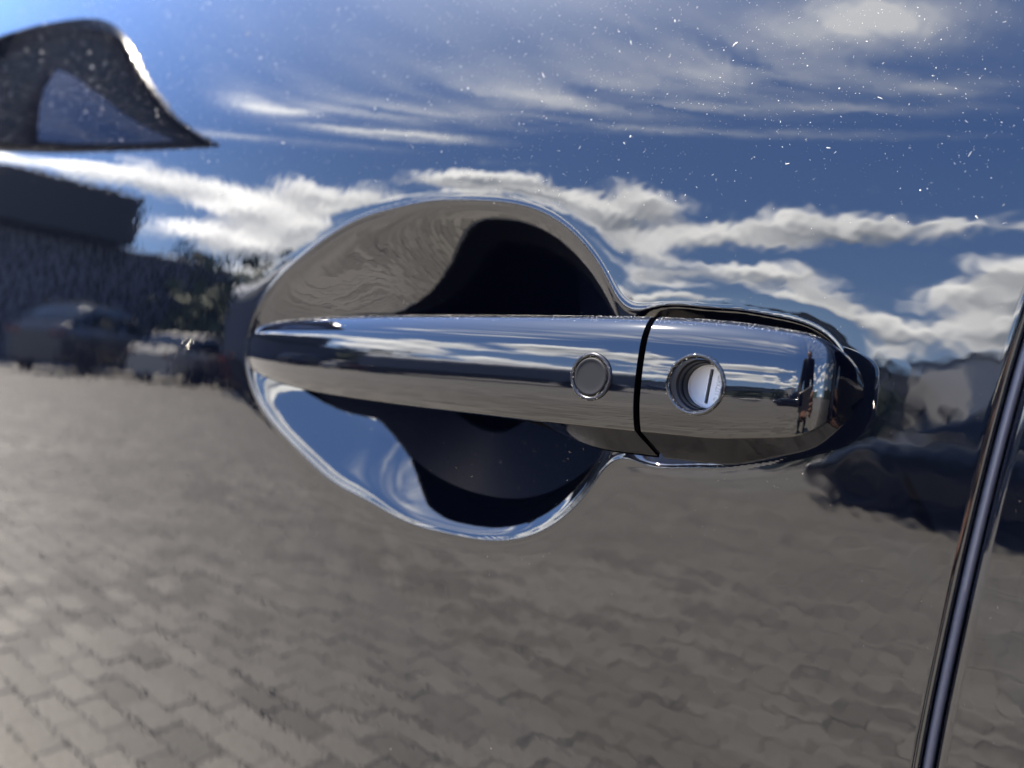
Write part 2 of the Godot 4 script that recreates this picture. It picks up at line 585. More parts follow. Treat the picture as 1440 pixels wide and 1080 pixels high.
func front_door(car: Node3D):
	var xs := spaced([[-1.05, 0.006], [-0.65, 0.0016], [-0.305, 0.0005], [-0.025, 0.0005]])
	var ys := spaced([[-0.56, 0.006], [-0.27, 0.0014], [-0.066, 0.0005], [0.076, 0.0009], [0.33, 0.003], [0.44, 0.01]])
	var edge := 22                       # columns that follow the slanted rear edge
	var nu := xs.size() + edge
	var nv := ys.size()
	var p := PackedVector3Array()
	var uv := PackedVector2Array()
	var keep := PackedByteArray()
	p.resize(nu * nv)
	uv.resize(nu * nv)
	keep.resize(nu * nv)
	keep.fill(1)
	var sd := PackedFloat32Array()
	sd.resize(nu * nv)
	sd.fill(1.0)
	for j in nv:
		var y := ys[j]
		var x_end := gap_x(y) - 0.0012
		var first := minf(xs[xs.size() - 1], x_end - 0.003)
		var prev := Vector3.ZERO
		for i in nu:
			var x := 0.0
			var z := 0.0
			if i < xs.size():
				x = minf(xs[i], x_end - 0.003 - 0.0002 * (xs.size() - 1 - i))
				z = skin(x, y)
			else:
				var k := i - xs.size()
				if k < 14:
					x = first + (x_end - 0.002 - first) * (k + 1) / 14.0
					z = skin(x, y)
				else:                            # the edge rolls in
					var a := (k - 13) / 8.0 * PI * 0.5
					x = x_end - 0.002 + 0.002 * sin(a)
					z = skin(x_end, y) - 0.002 * (1.0 - cos(a))
					if k == 21: z -= 0.012
			if x > -0.330 and x < -0.015 and y > -0.090 and y < 0.098:
				var r := recess(x, y)
				z -= r.x
				sd[i * nv + j] = r.y
			p[i * nv + j] = Vector3(x, y, z)
			uv[i * nv + j] = Vector2(x, y)
	for i in nu - 1:
		for j in nv - 1:
			if sd[i * nv + j] < 0.0 and sd[(i + 1) * nv + j] < 0.0 and sd[i * nv + j + 1] < 0.0: keep[i * nv + j] = 2
	var n := PackedVector3Array()
	n.resize(p.size())
	for i in nu:
		var ia := maxi(i - 1, 0) * nv
		var ib := mini(i + 1, nu - 1) * nv
		for j in nv:
			n[i * nv + j] = (p[ib + j] - p[ia + j]).cross(p[i * nv + mini(j + 1, nv - 1)] - p[i * nv + maxi(j - 1, 0)]).normalized()
	var door := part("front_door", grid_faces(p, n, nu, nv, false, uv, keep, 1), M.paint, car)
	door.position.y = Y0
	var cup := part("handle_recess", grid_faces(p, n, nu, nv, false, uv, keep, 2), M.paint, door)
	cup.set_meta("label", "oval hollow in the door skin behind the handle")
	# belt moulding and window glass above the door skin
	var st := st_new()
	var a0 := skin(-1.05, 0.44)
	var a1 := skin(gap_x(0.44) - 0.01, 0.44)
	for k in 10:
		var x0 := lerpf(-1.05, gap_x(0.44) - 0.01, k / 10.0)
		var x1 := lerpf(-1.05, gap_x(0.44) - 0.01, (k + 1) / 10.0)
		var z0 := skin(x0, 0.44) - 0.004
		var z1 := skin(x1, 0.44) - 0.004
		quad(st, Vector3(x0, 0.442, z0), Vector3(x0, 0.458, z0 - 0.012), Vector3(x1, 0.458, z1 - 0.012), Vector3(x1, 0.442, z1))
		quad(st, Vector3(x0, 0.435, z0 - 0.004), Vector3(x0, 0.442, z0), Vector3(x1, 0.442, z1), Vector3(x1, 0.435, z1 - 0.004))
	st.generate_normals()
	var belt := part("belt_moulding", st.commit(), M.gloss_black, door)
	var sg := st_new()
	for k in 10:
		var x0 := lerpf(-0.95, -0.02, k / 10.0)
		var x1 := lerpf(-0.95, -0.02, (k + 1) / 10.0)
		var z0 := skin(x0, 0.44) - 0.02
		var z1 := skin(x1, 0.44) - 0.02
		quad(sg, Vector3(x0, 0.445, z0), Vector3(x0 * 0.8, 0.85, z0 - 0.16), Vector3(x1 * 0.8, 0.85, z1 - 0.16), Vector3(x1, 0.445, z1))
	sg.generate_normals()
	part("window_glass", sg.commit(), M.glass, door)

func rear_door(car: Node3D):
	var ys := spaced([[-0.56, 0.006], [-0.27, 0.0015], [0.15, 0.002], [0.44, 0.01]])
	var nv := ys.size()
	var cols := [0, 1, 2, 3, 4, 5, 6, 7, 8]
	var nu := 9 + 60
	var p := PackedVector3Array()
	var uv := PackedVector2Array()
	p.resize(nu * nv)
	uv.resize(nu * nv)
	for j in nv:
		var y := ys[j]
		var x0 := gap_x(y) + 0.0015
		for i in nu:
			var x := 0.0
			var z := 0.0
			if i < 9:
				var a := (1.0 - i / 8.0) * PI * 0.5
				x = x0 + 0.0022 * (1.0 - sin(a))
				z = skin(x0, y) - 0.0022 * (1.0 - cos(a))
				if i == 0: z -= 0.012
			else:
				var f := (i - 8) / 60.0
				x = x0 + 0.0022 + (1.1 - x0) * f * f * 0.95 + 0.002 * f
				z = skin(x, y)
			p[i * nv + j] = Vector3(x, y, z)
			uv[i * nv + j] = Vector2(x + 0.37, y)
	var door := part("rear_door", grid_mesh(p, nu, nv, false, uv), M.paint, car)
	door.position.y = Y0
	# the strip between the doors: a shallow bead with a dark slit on either side
	var q := PackedVector3Array()
	var nb := 25
	for i in nb:
		var a := (i / float(nb - 1) - 0.5) * PI
		for j in nv:
			var y := ys[j]
			var xc := gap_x(y) + 0.0001
			var zz := skin(xc, y) - 0.0012 - 0.0013 * (1.0 - cos(a))
			q.append(Vector3(xc + 0.0011 * sin(a), y, zz - (0.01 if i == 0 or i == nb - 1 else 0.0)))
	var bead := part("pillar_strip", grid_mesh(q, nb, nv, false), M.pillar, car)
	bead.position.y = Y0
	bead.set_meta("label", "narrow satin blue strip in the gap between the two doors")
	var st := st_new()
	for j in nv - 1:
		var ya := ys[j]
		var yb := ys[j + 1]
		var za := skin(gap_x(ya), ya) - 0.010
		var zb := skin(gap_x(yb), yb) - 0.010
		quad(st, Vector3(gap_x(ya) - 0.012, ya, za), Vector3(gap_x(yb) - 0.012, yb, zb), Vector3(gap_x(yb) + 0.012, yb, zb), Vector3(gap_x(ya) + 0.012, ya, za))
	st.generate_normals()
	part("gap_seal", st.commit(), M.rubber, car).position.y = Y0

# ------------------------------------------------------------------ the handle
var top_t := [[-0.281, 0.0045], [-0.2805, 0.0078], [-0.279, 0.0102], [-0.274, 0.0128], [-0.267, 0.0144], [-0.255, 0.0158], [-0.241, 0.0169], [-0.213, 0.0183], [-0.181, 0.0192], [-0.137, 0.0199], [-0.112, 0.0202], [-0.089, 0.0203], [-0.084, 0.0203], [-0.071, 0.0200], [-0.061, 0.0193], [-0.054, 0.0184], [-0.0480, 0.0174], [-0.0441, 0.0157], [-0.0416, 0.0134], [-0.0402, 0.0106], [-0.0396, 0.0073]]
var low_t := [[-0.281, 0.0035], [-0.2805, 0.0010], [-0.279, -0.0012], [-0.274, -0.0034], [-0.267, -0.0051], [-0.256, -0.0068], [-0.241, -0.0084], [-0.221, -0.0096], [-0.195, -0.0100], [-0.173, -0.0100], [-0.131, -0.0096], [-0.106, -0.0093], [-0.087, -0.0089], [-0.081, -0.0087], [-0.067, -0.0083], [-0.058, -0.0072], [-0.049, -0.0058], [-0.0455, -0.0043], [-0.0428, -0.0018], [-0.0408, 0.0012], [-0.0396, 0.0047]]
var face_t := [[-0.281, 0.0030], [-0.2795, 0.0052], [-0.275, 0.0078], [-0.268, 0.0106], [-0.25, 0.0150], [-0.225, 0.0190], [-0.20, 0.0222], [-0.15, 0.0265], [-0.10, 0.0292], [-0.084, 0.0297], [-0.072, 0.0296], [-0.063, 0.0294], [-0.056, 0.0292], [-0.051, 0.0291], [-0.0470, 0.0285], [-0.0446, 0.0269], [-0.0426, 0.0238], [-0.0412, 0.0192], [-0.0402, 0.0135], [-0.0396, 0.0065]]

# the cross-section: points (down from the top, back from the face) for a height of 1, then the underside and the back
func section() -> Array:
	var pts := []
	var y := 0.0
	var z := 0.0
	var steps := 200
	var run := []
	for k in steps:
		var a := deg_to_rad(lerpf(92.0, -74.0, k / float(steps - 1)))
		var da := deg_to_rad(166.0) / (steps - 1)
		var deg := rad_to_deg(a)
		var r := 0.0
		if deg > 35.0: r = lerpf(0.47, 0.20, smoothstep(35.0, 50.0, deg))
		elif deg > -2.0: r = lerpf(2.2, 0.47, smoothstep(7.0, 13.0, deg))
		elif deg > -24.0: r = lerpf(0.85, 2.2, smoothstep(-4.0, -1.0, deg))
		else: r = lerpf(0.05, 0.85, smoothstep(-27.0, -24.0, deg))
		run.append(Vector2(y, z))
		y += r * cos(a) * da
		z -= r * sin(a) * da
	var total := y
	var zmin := 1e9
	for v in run: zmin = minf(zmin, v.y)
	for v in run: pts.append(Vector2(v.x / total, (v.y - zmin) / total))
	return pts

func loft(xs: PackedFloat32Array, hole: Vector3 = Vector3.ZERO, want := 1) -> ArrayMesh:
	var sec := section()
	var ns := sec.size()
	var nv := ns + 14 + 12 + 10 + 1
	var p := PackedVector3Array()
	var uv := PackedVector2Array()
	for x in xs:
		var yt := look(top_t, x)
		var yl := look(low_t, x)
		var h := maxf(yt - yl, 0.0006)
		var zf := look(face_t, x)
		var back := maxf(minf(0.018, h * 0.62), 0.0004)
		var ring := []
		for v in sec: ring.append(Vector2(yt - h * v.x, zf - h * v.y))
		var e: Vector2 = ring[ns - 1]
		# the grip grows deeper towards its mount
		var drop := 0.05 + 0.40 * smoothstep(-0.135, -0.100, x) - 0.25 * smoothstep(-0.070, -0.040, x)
		var e2 := Vector2(e.x - drop * maxf(back - (zf - e.y), 0.0002), zf - back)
		for k in range(1, 15): ring.append(e.lerp(e2, k / 14.0))
		var t0: Vector2 = ring[0]
		var t2 := Vector2(t0.x - 0.0005 * h / 0.03, minf(zf - back, t0.y - 0.0002))
		for k in range(1, 13):
			var f := k / 12.0
			ring.append(Vector2(lerpf(e2.x, t2.x, f), lerpf(e2.y, t2.y, f) - 0.10 * h * sin(PI * f)))
		for k in range(1, 11): ring.append(t2.lerp(t0, k / 10.0))
		ring[ring.size() - 1] = t0
		for k in nv - 1:
			p.append(Vector3(x, ring[k].x, ring[k].y))
			uv.append(Vector2(x, ring[k].x))
		p.append(Vector3(x, ring[0].x, ring[0].y))
		uv.append(Vector2(x, ring[0].x))
	var nu := xs.size()
	var keep := PackedByteArray()
	if hole.z > 0.0:
		keep.resize(p.size())
		keep.fill(1)
		for i in nu - 1:
			for j in ns - 1:
				var c := (p[i * nv + j] + p[(i + 1) * nv + j + 1]) / 2.0
				if Vector2(c.x - hole.x, c.y - hole.y).length() < hole.z: keep[i * nv + j] = 0
	var back_of := PackedByteArray()
	back_of.resize(p.size())
	for i in nu:
		for j in nv:
			back_of[i * nv + j] = 2 if j >= ns + 12 or (j < 16 and xs[i] > -0.212) or (j >= ns and xs[i] < -0.118) else 1
			if hole.z > 0.0 and keep[i * nv + j] == 0: back_of[i * nv + j] = 0
	return grid_mesh(p, nu, nv, true, uv, true, back_of, want)

func cap_stations() -> PackedFloat32Array:
	var xc := PackedFloat32Array()
	for k in 110: xc.append(-0.0850 + 0.030 * k / 110.0)
	for k in 61: xc.append(-0.0550 + 0.0154 * (1.0 - pow(1.0 - k / 60.0, 2.0)))
	return xc

func end_cap(x: float, flip: bool) -> ArrayMesh:
	var sec := section()
	var yt := look(top_t, x)
	var h := yt - look(low_t, x)
	var zf := look(face_t, x)
	var st := st_new()
	st.set_smooth_group(-1)
	var c := Vector3(x, yt - h * 0.5, zf - 0.012)
	var rim := []
	for v in sec: rim.append(Vector3(x, yt - h * v.x, zf - h * v.y))
	rim.append(Vector3(x, yt - h * 1.2, zf - 0.018))
	rim.append(Vector3(x, yt - h * 0.02, zf - 0.018))
	for k in rim.size():
		var a: Vector3 = rim[k]
		var b: Vector3 = rim[(k + 1) % rim.size()]
		if flip:
			st.add_vertex(c); st.add_vertex(b); st.add_vertex(a)
		else:
			st.add_vertex(c); st.add_vertex(a); st.add_vertex(b)
	st.generate_normals()
	return st.commit()

func face_frame(x: float, y: float) -> Transform3D:
	var z := look(face_t, x)
	var dz := (look(face_t, x + 0.004) - look(face_t, x - 0.004)) / 0.008
	var n := Vector3(-dz, 0.0, 1.0).normalized()
	var u := Vector3(1, 0, dz).normalized()
	return Transform3D(Basis(u, n.cross(u), n), Vector3(x, y, z))

func handle(car: Node3D):
	var root := Node3D.new()
	root.name = "door_handle"
	car.add_child(root)
	root.position.y = Y0
	var xs := PackedFloat32Array()
	for k in 40: xs.append(-0.281 + 0.031 * pow(k / 40.0, 2.2))
	for k in 100: xs.append(-0.25 + (0.25 - 0.0868) * k / 99.0)
	var grip := part("grip", loft(xs), M.paint_handle, root)
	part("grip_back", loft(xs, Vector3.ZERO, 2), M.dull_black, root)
	part("cap_back", loft(cap_stations(), Vector3.ZERO, 2), M.paint_handle, root)
	part("grip_end", end_cap(-0.0868, false), M.gloss_black, root)
	var xc := cap_stations()
	var lock_at := Vector2(-0.0712, 0.0040)
	part("end_cap", loft(xc, Vector3(lock_at.x, lock_at.y, 0.0063)), M.paint_handle, root)
	part("cap_end", end_cap(-0.0850, true), M.gloss_black, root)
	# touch button set in the grip
	var f := face_frame(-0.0995, 0.0038)
	var ring := lathe(PackedVector2Array([Vector2(0.0062, -0.0020), Vector2(0.0062, 0.0001), Vector2(0.0060, 0.0004), Vector2(0.0056, 0.0005), Vector2(0.0052, 0.0003), Vector2(0.0051, -0.0001), Vector2(0.0050, -0.0002), Vector2(0.0049, -0.0002)]))
	part("button_ring", ring, M.metal_dark, root).transform = f
	var disc := lathe(PackedVector2Array([Vector2(0.0050, -0.0004), Vector2(0.0049, 0.0002), Vector2(0.0047, 0.00045), Vector2(0.0043, 0.0005), Vector2(0.0041, 0.00035), Vector2(0.003, 0.0003), Vector2(0.0015, 0.0003), Vector2(0.00001, 0.0003)]))
	var b := part("sensor_button", disc, M.button, root)
	b.transform = f
	b.set_meta("label", "round grey touch button set in the handle")
	# lock
	var lf := face_frame(lock_at.x, lock_at.y)
	var rim := lathe(PackedVector2Array([Vector2(0.0074, -0.0016), Vector2(0.0073, 0.0001), Vector2(0.0071, 0.0005), Vector2(0.0067, 0.0006), Vector2(0.0064, 0.0003), Vector2(0.0062, -0.0003), Vector2(0.0061, -0.001), Vector2(0.0060, -0.0034)]))
	part("lock_rim", rim, M.paint_handle, root).transform = lf
	var tube := lathe(PackedVector2Array([Vector2(0.0060, -0.0034), Vector2(0.0057, -0.0036), Vector2(0.0057, -0.0040), Vector2(0.0057, -0.0058), Vector2(0.0054, -0.0060), Vector2(0.0054, -0.0094), Vector2(0.0053, -0.0096)]))
	part("lock_barrel", tube, M.metal_dark, root).transform = lf
	var st := st_new()
	# face of the lock: a disc with a slot cut through it
	var fm := lock_face()
	var face := part("lock_cylinder", fm, M.metal, root)
	face.transform = lf * Transform3D(Basis(Vector3(0, 0, 1), -0.10), Vector3(0, 0, -0.0090))
	face.set_meta("label", "round silver lock cylinder with an upright key slot")
	var slot := box_mesh(Vector3(-0.0005, -0.0042, -0.0030), Vector3(0.0005, 0.0042, -0.0012))
	var lip := lathe(PackedVector2Array([Vector2(0.0054, 0.0), Vector2(0.0053, 0.00035), Vector2(0.0050, 0.00035), Vector2(0.0048, 0.00002)]), 64)
	part("lock_lip", lip, M.metal, root).transform = face.transform
	part("key_slot", slot, M.slot, root).transform = face.transform
	var txt := TextMesh.new()
	var font := SystemFont.new()
	font.font_names = PackedStringArray(["Droid Sans"])
	txt.font = font
	txt.text = "O.U7XKO"
	txt.font_size = 16
	txt.pixel_size = 0.0001
	txt.depth = 0.0003
	var le := part("lock_lettering", txt, M.metal_grey, root)
	le.transform = face.transform * Transform3D(Basis(Vector3(0, 0, 1), PI / 2), Vector3(0.0024, 0, 0.00008))

func lock_face() -> ArrayMesh:
	# half discs either side of the slot, with a bevelled lip along it
	var st := st_new()
	st.set_smooth_group(-1)
	var r := 0.0054
	var w := 0.00042
	var l := 0.0042
	for s in [-1.0, 1.0]:
		var pts := []
		for k in 33:
			var a := PI * (k / 32.0 - 0.5)
			var x := cos(a) * r
			pts.append(Vector3(s * maxf(x, w), sin(a) * r, 0))
		for k in 32:
			var a: Vector3 = pts[k]
			var b: Vector3 = pts[k + 1]
			var ia := Vector3(s * w, clampf(a.y, -l, l), 0)
			var ib := Vector3(s * w, clampf(b.y, -l, l), 0)
			if s > 0: quad(st, a, ia, ib, b)
			else: quad(st, a, b, ib, ia)
		var i0 := Vector3(s * w, -l, 0)
		var i1 := Vector3(s * w, l, 0)
		var dn := Vector3(0, 0, -0.0022)
		if s > 0: quad(st, i0, i0 + dn, i1 + dn, i1)
		else: quad(st, i0, i1, i1 + dn, i0 + dn)
	for s in [-1.0, 1.0]:
		var a := Vector3(-w, s * l, 0)
		var b := Vector3(w, s * l, 0)
		var c := Vector3(w, s * r, 0)
		var d := Vector3(-w, s * r, 0)
		if s > 0: quad(st, a, d, c, b)
		else: quad(st, a, b, c, d)
	st.generate_normals()
	return st.commit()

# ------------------------------------------------------------------ wing mirror, seen in the shoulder of the door
func mirror(car: Node3D):
	var root := Node3D.new()
	root.name = "wing_mirror"
	car.add_child(root)
	root.position = Vector3(0, Y0, 0)
	# outline of the housing looking forwards: (z outwards, y up)
	var o := [Vector2(0.226, 0.269), Vector2(0.205, 0.283), Vector2(0.181, 0.296), Vector2(0.131, 0.322), Vector2(0.091, 0.336), Vector2(0.056, 0.347), Vector2(0.021, 0.358), Vector2(-0.005, 0.360), Vector2(-0.022, 0.352), Vector2(-0.035, 0.334), Vector2(-0.045, 0.305), Vector2(-0.050, 0.281), Vector2(-0.052, 0.255), Vector2(-0.042, 0.205), Vector2(-0.010, 0.167), Vector2(0.022, 0.172), Vector2(0.056, 0.184), Vector2(0.093, 0.198), Vector2(0.166, 0.234), Vector2(0.205, 0.256)]
	var ctr := Vector2(0.085, 0.268)
	var nv := 64
	var outline := []
	for k in nv + 1:
		var f := float(k % nv) / nv * o.size()
		var i := int(f)
		var u := f - i
		var a: Vector2 = o[(i + o.size() - 1) % o.size()]
		var b: Vector2 = o[i % o.size()]
		var c: Vector2 = o[(i + 1) % o.size()]
		var d: Vector2 = o[(i + 2) % o.size()]
		outline.append(b.cubic_interpolate(c, a, d, u))
	var p := PackedVector3Array()
	var depth := [[0.0, 0.90], [0.004, 1.0], [0.02, 1.02], [0.05, 0.98], [0.09, 0.84], [0.12, 0.60], [0.135, 0.30], [0.138, 0.02]]
	for q in depth:
		for v in outline:
			var w: Vector2 = ctr + (v - ctr) * q[1]
			p.append(Vector3(-0.76 - q[0], w.y, w.x))
	part("mirror_housing", grid_mesh(p, depth.size(), nv + 1, true, PackedVector2Array(), true), M.mirror_black, root)
	# the glass set in the housing
	var g := [Vector2(0.170, 0.260), Vector2(0.150, 0.268), Vector2(0.097, 0.286), Vector2(0.053, 0.291), Vector2(0.014, 0.289), Vector2(-0.003, 0.281), Vector2(0.006, 0.255), Vector2(0.019, 0.232), Vector2(0.045, 0.194), Vector2(0.075, 0.204), Vector2(0.140, 0.237)]
	var st := st_new()
	st.set_smooth_group(-1)
	var gc := Vector3(-0.762, 0.25, 0.08)
	for k in g.size():
		var a: Vector2 = g[k]
		var b: Vector2 = g[(k + 1) % g.size()]
		st.add_vertex(gc); st.add_vertex(Vector3(-0.762 - 0.15 * (a.y - 0.25), a.y, a.x)); st.add_vertex(Vector3(-0.762 - 0.15 * (b.y - 0.25), b.y, b.x))
	st.generate_normals()
	part("mirror_glass", st.commit(), M.mirror, root)
	var s2 := st_new()
	s2.set_smooth_group(-1)
	var rimc := Vector3(-0.7710, 0.268, 0.085)
	for k in nv:
		var a: Vector2 = ctr + (outline[k] - ctr) * 0.91
		var b: Vector2 = ctr + (outline[k + 1] - ctr) * 0.91
		s2.add_vertex(rimc); s2.add_vertex(Vector3(-0.7710, a.y, a.x)); s2.add_vertex(Vector3(-0.7710, b.y, b.x))
	s2.generate_normals()
	part("mirror_backing", s2.commit(), M.black, root)
	part("mirror_foot", box_mesh(Vector3(-0.92, 0.165, -0.12), Vector3(-0.82, 0.205, 0.02), 0.015), M.gloss_black, root)

# ------------------------------------------------------------------ dust on the paint
func build_dust():
	var mesh_list := []
	for v in 3:
		var st := st_new()
		st.set_smooth_group(-1)
		var rim := []
		for k in 6: rim.append(Vector3(cos(TAU * k / 6.0) * rng.randf_range(0.6, 1.2), sin(TAU * k / 6.0) * rng.randf_range(0.5, 1.1), rng.randf_range(0.05, 0.25)))
		var top := Vector3(rng.randf_range(-0.2, 0.2), rng.randf_range(-0.2, 0.2), 0.6)
		for k in 6:
			st.add_vertex(top); st.add_vertex(rim[(k + 1) % 6]); st.add_vertex(rim[k])
			var lo := Vector3(0, 0, -0.1)
			st.add_vertex(lo); st.add_vertex(rim[k]); st.add_vertex(rim[(k + 1) % 6])
		st.generate_normals()
		mesh_list.append(st.commit())
	var spots := [[], [], []]
	var put := func(pos: Vector3, n: Vector3, size: float, stretch: float):
		var u := n.cross(Vector3(rng.randfn(), rng.randfn(), rng.randfn())).normalized()
		var b := Basis(u * size * stretch, n.cross(u) * size / sqrt(stretch), n * size)
		spots[rng.randi() % 3].append(Transform3D(b, pos + n * size * 0.05))
	for k in 42000:
		var x := rng.randf_range(-0.75, 0.0)
		var t := -0.020 + 0.17 * pow(rng.randf(), 1.1)
		if t < 0.012 and rng.randf() > (t + 0.020) / 0.032: continue
		var y := crease_height(x) + t
		if y > 0.3 or absf(x - gap_x(y)) < 0.004: continue
		var gx := (skin(x + 0.001, y) - skin(x - 0.001, y)) / 0.002
		var gy := (skin(x, y + 0.001) - skin(x, y - 0.001)) / 0.002
		var s := 0.000019 * exp(absf(rng.randfn(0.0, 0.82)))
		if x < -0.3 and rng.randf() < 0.25: s *= 2.0
		if rng.randf() < 0.012: s *= 2.2
		put.call(Vector3(x, y + Y0, skin(x, y)), Vector3(-gx, -gy, 1).normalized(), s, 1.0 if rng.randf() < 0.45 else rng.randf_range(1.5, 5.0))
	for k in 7000:                                # a few on the lower door and in the hollow
		var x := rng.randf_range(-0.5, 0.0)
		var y := rng.randf_range(-0.22, 0.06)
		if absf(x - gap_x(y)) < 0.004: continue
		var r := recess(x, y)
		if r.y > 0.008 and rng.randf() < 0.8: continue
		var zz := func(a: float, b: float) -> float: return skin(a, b) - (recess(a, b).x if a > -0.33 and a < -0.015 else 0.0)
		var gx: float = (zz.call(x + 0.0005, y) - zz.call(x - 0.0005, y)) / 0.001
		var gy: float = (zz.call(x, y + 0.0005) - zz.call(x, y - 0.0005)) / 0.001
		put.call(Vector3(x, y + Y0, zz.call(x, y)), Vector3(-gx, -gy, 1).normalized(), 0.000025 * exp(absf(rng.randfn(0.0, 0.5))), 1.0)
	for c in [[-0.0995, 0.0038, 0.0049, 0.0062], [-0.0712, 0.0040, 0.0061, 0.0074]]:
		var f := face_frame(c[0], c[1])
		for k in 170:                            # grime caught round the button and the lock
			var a := rng.randf() * TAU
			var q := lerpf(c[2], c[3], rng.randf())
			put.call(f * Vector3(q * cos(a), q * sin(a), 0.0005) + Vector3(0, Y0, 0), f.basis.z, 0.000022 * exp(absf(rng.randfn(0.0, 0.5))), 1.6)
	var sec := section()
	for k in 3600:                               # along the top of the handle
		var x := rng.randf_range(-0.262, -0.046)
		if x > -0.0872 and x < -0.0846: continue
		var i := int(62.0 * pow(rng.randf(), 1.6))
		var yt := look(top_t, x)
		var h := yt - look(low_t, x)
		var v: Vector2 = sec[i]
		var v2: Vector2 = sec[i + 1]
		var tang := v2 - v
		var n := Vector3(0, -tang.y, -tang.x)
		n = Vector3(0, tang.y, tang.x) if n.y < 0.0 and n.z < 0.0 else n
		n = Vector3(0, absf(tang.y), absf(tang.x)).normalized()
		put.call(Vector3(x, yt - h * v.x + Y0, look(face_t, x) - h * v.y), n, 0.000028 * exp(absf(rng.randfn(0.0, 0.55))), 1.0)
	for m in 3:
		var mm := MultiMesh.new()
		mm.transform_format = MultiMesh.TRANSFORM_3D
		mm.mesh = mesh_list[m]
		mm.instance_count = spots[m].size()
		for i in spots[m].size(): mm.set_instance_transform(i, spots[m][i])
		var mi := MultiMeshInstance3D.new()
		mi.name = "dust_specks"
		mi.multimesh = mm
		mi.material_override = M.dust
		mi.set_meta("kind", "stuff")
		get_node("car").add_child(mi, true)

# ==================================================================== what the paint mirrors
func dir_at(az: float, dist: float) -> Vector3:
	return Vector3(-sin(deg_to_rad(az)), 0, cos(deg_to_rad(az))) * dist

func build_surroundings():
	left_building()
	shed("grey_shed", "long dark grey metal shed beyond the parked car", Vector3(-15.2, 0, 50), 12.0, 4.3, 9.0, 0.05, M.dark_wall)
	shed("pale_shed", "pale grey rendered building beside the dark grey shed", Vector3(-6.6, 0, 56), 9.0, 5.6, 8.0, 1.05, M.grey_wall)
	shed("low_hall", "long low hall at the far side of the yard", Vector3(-27, 0, 44), 26.0, 3.6, 10.0, -0.5, M.dark_wall)
	trailer()
	hill()
	trees()
	var dark := mat(Color(0.008, 0.01, 0.014), 0.12)
	make_car("parked_car", "black car parked nearest, just behind the bending photographer", Vector3(0.75, 0, 6.4), 0.63, dark).scale = Vector3(1.35, 0.86, 1.1)
	make_car("parked_car", "pale estate car parked at the end of the dark building", dir_at(60.5, 22.0), 1.1, mat(Color(0.26, 0.25, 0.23), 0.6))
	make_car("parked_car", "red hatchback parked beside the pale estate car", dir_at(57.0, 21.5), 0.4, mat(Color(0.07, 0.012, 0.012), 0.3))
	make_car("parked_van", "tall grey van parked against the ribbed wall of the dark building", dir_at(68.0, 23.0), 0.95, mat(Color(0.016, 0.018, 0.024), 0.2)).scale = Vector3(1.15, 1.4, 1.15)
	make_car("parked_car", "silver car parked in front of the low hall", dir_at(33.0, 37.0), 0.4, mat(Color(0.3, 0.3, 0.31), 0.2))
	make_car("parked_car", "dark blue car parked in front of the low hall", dir_at(26.0, 36.0), 0.3, mat(Color(0.02, 0.03, 0.06), 0.2))

func left_building():
	var b := thing("dark_building", "dark building with an overhanging upper floor and ribbed lower wall", "building", dir_at(68.5, 30.0), 0.0)
	# local x runs along the front, local z towards the yard
	b.rotation.y = deg_to_rad(90.0)
	part("lower_wall", box_mesh(Vector3(-6.1, 0, -8), Vector3(14, 4.9, 0), 0.05), M.roof_dark, b)
	part("upper_floor", box_mesh(Vector3(-1.2, 4.9, -9), Vector3(15, 6.9, 0.9), 0.06), M.roof_dark, b)
	var rib := box_mesh(Vector3(-0.10, 0.1, 0.0), Vector3(0.10, 4.85, 0.14), 0.03)
	for k in 48:
		part("wall_rib", rib, M.slat, b).position = Vector3(-5.9 + k * 0.41, 0, 0.0)

func shed(called: String, label: String, at: Vector3, w: float, h: float, d: float, turn: float, m: Material):
	var b := thing(called, label, "building", at, turn)
	part("wall", box_mesh(Vector3(-w / 2, 0, 0), Vector3(w / 2, h, d), 0.03), m, b)
	part("roof", box_mesh(Vector3(-w / 2 - 0.2, h, -0.2), Vector3(w / 2 + 0.2, h + 0.22, d + 0.2), 0.04), M.roof_dark, b)
	var n := int(w / 3.5)
	for k in n:
		var x := -w / 2 + (k + 0.5) * w / n
		var f := part("window", box_mesh(Vector3(x - 0.7, 1.1, -0.06), Vector3(x + 0.7, 2.3, -0.003), 0.02), M.white, b)
		part("pane", box_mesh(Vector3(x - 0.62, 1.18, -0.075), Vector3(x + 0.62, 2.22, -0.062), 0.0), M.window, f)

func trailer():
	var t := thing("box_trailer", "long dark box trailer with a white roof edge standing in the yard", "trailer", dir_at(44.0, 18.0), deg_to_rad(-38.0))
	part("box", box_mesh(Vector3(-4.5, 0.95, -1.2), Vector3(4.5, 2.3, 1.2), 0.04), M.slat, t)
	part("roof_edge", box_mesh(Vector3(-4.53, 2.3, -1.23), Vector3(4.53, 2.75, 1.23), 0.20), M.white, t)
	part("skirt", box_mesh(Vector3(-4.3, 0.35, -1.1), Vector3(1.6, 0.94, 1.1), 0.03), M.black, t)
	for x in [2.2, 3.5]:
		for z in [-1.0, 1.0]:
			var w := part("wheel", lathe(PackedVector2Array([Vector2(0.3, -0.13), Vector2(0.46, -0.12), Vector2(0.48, -0.08), Vector2(0.48, 0.08), Vector2(0.46, 0.12), Vector2(0.3, 0.13), Vector2(0.28, 0.08), Vector2(0.001, 0.08)]), 32), M.rubber, t)
			w.transform = Transform3D(Basis(Vector3.UP, 0.0 if z > 0 else PI), Vector3(x, 0.48, z))

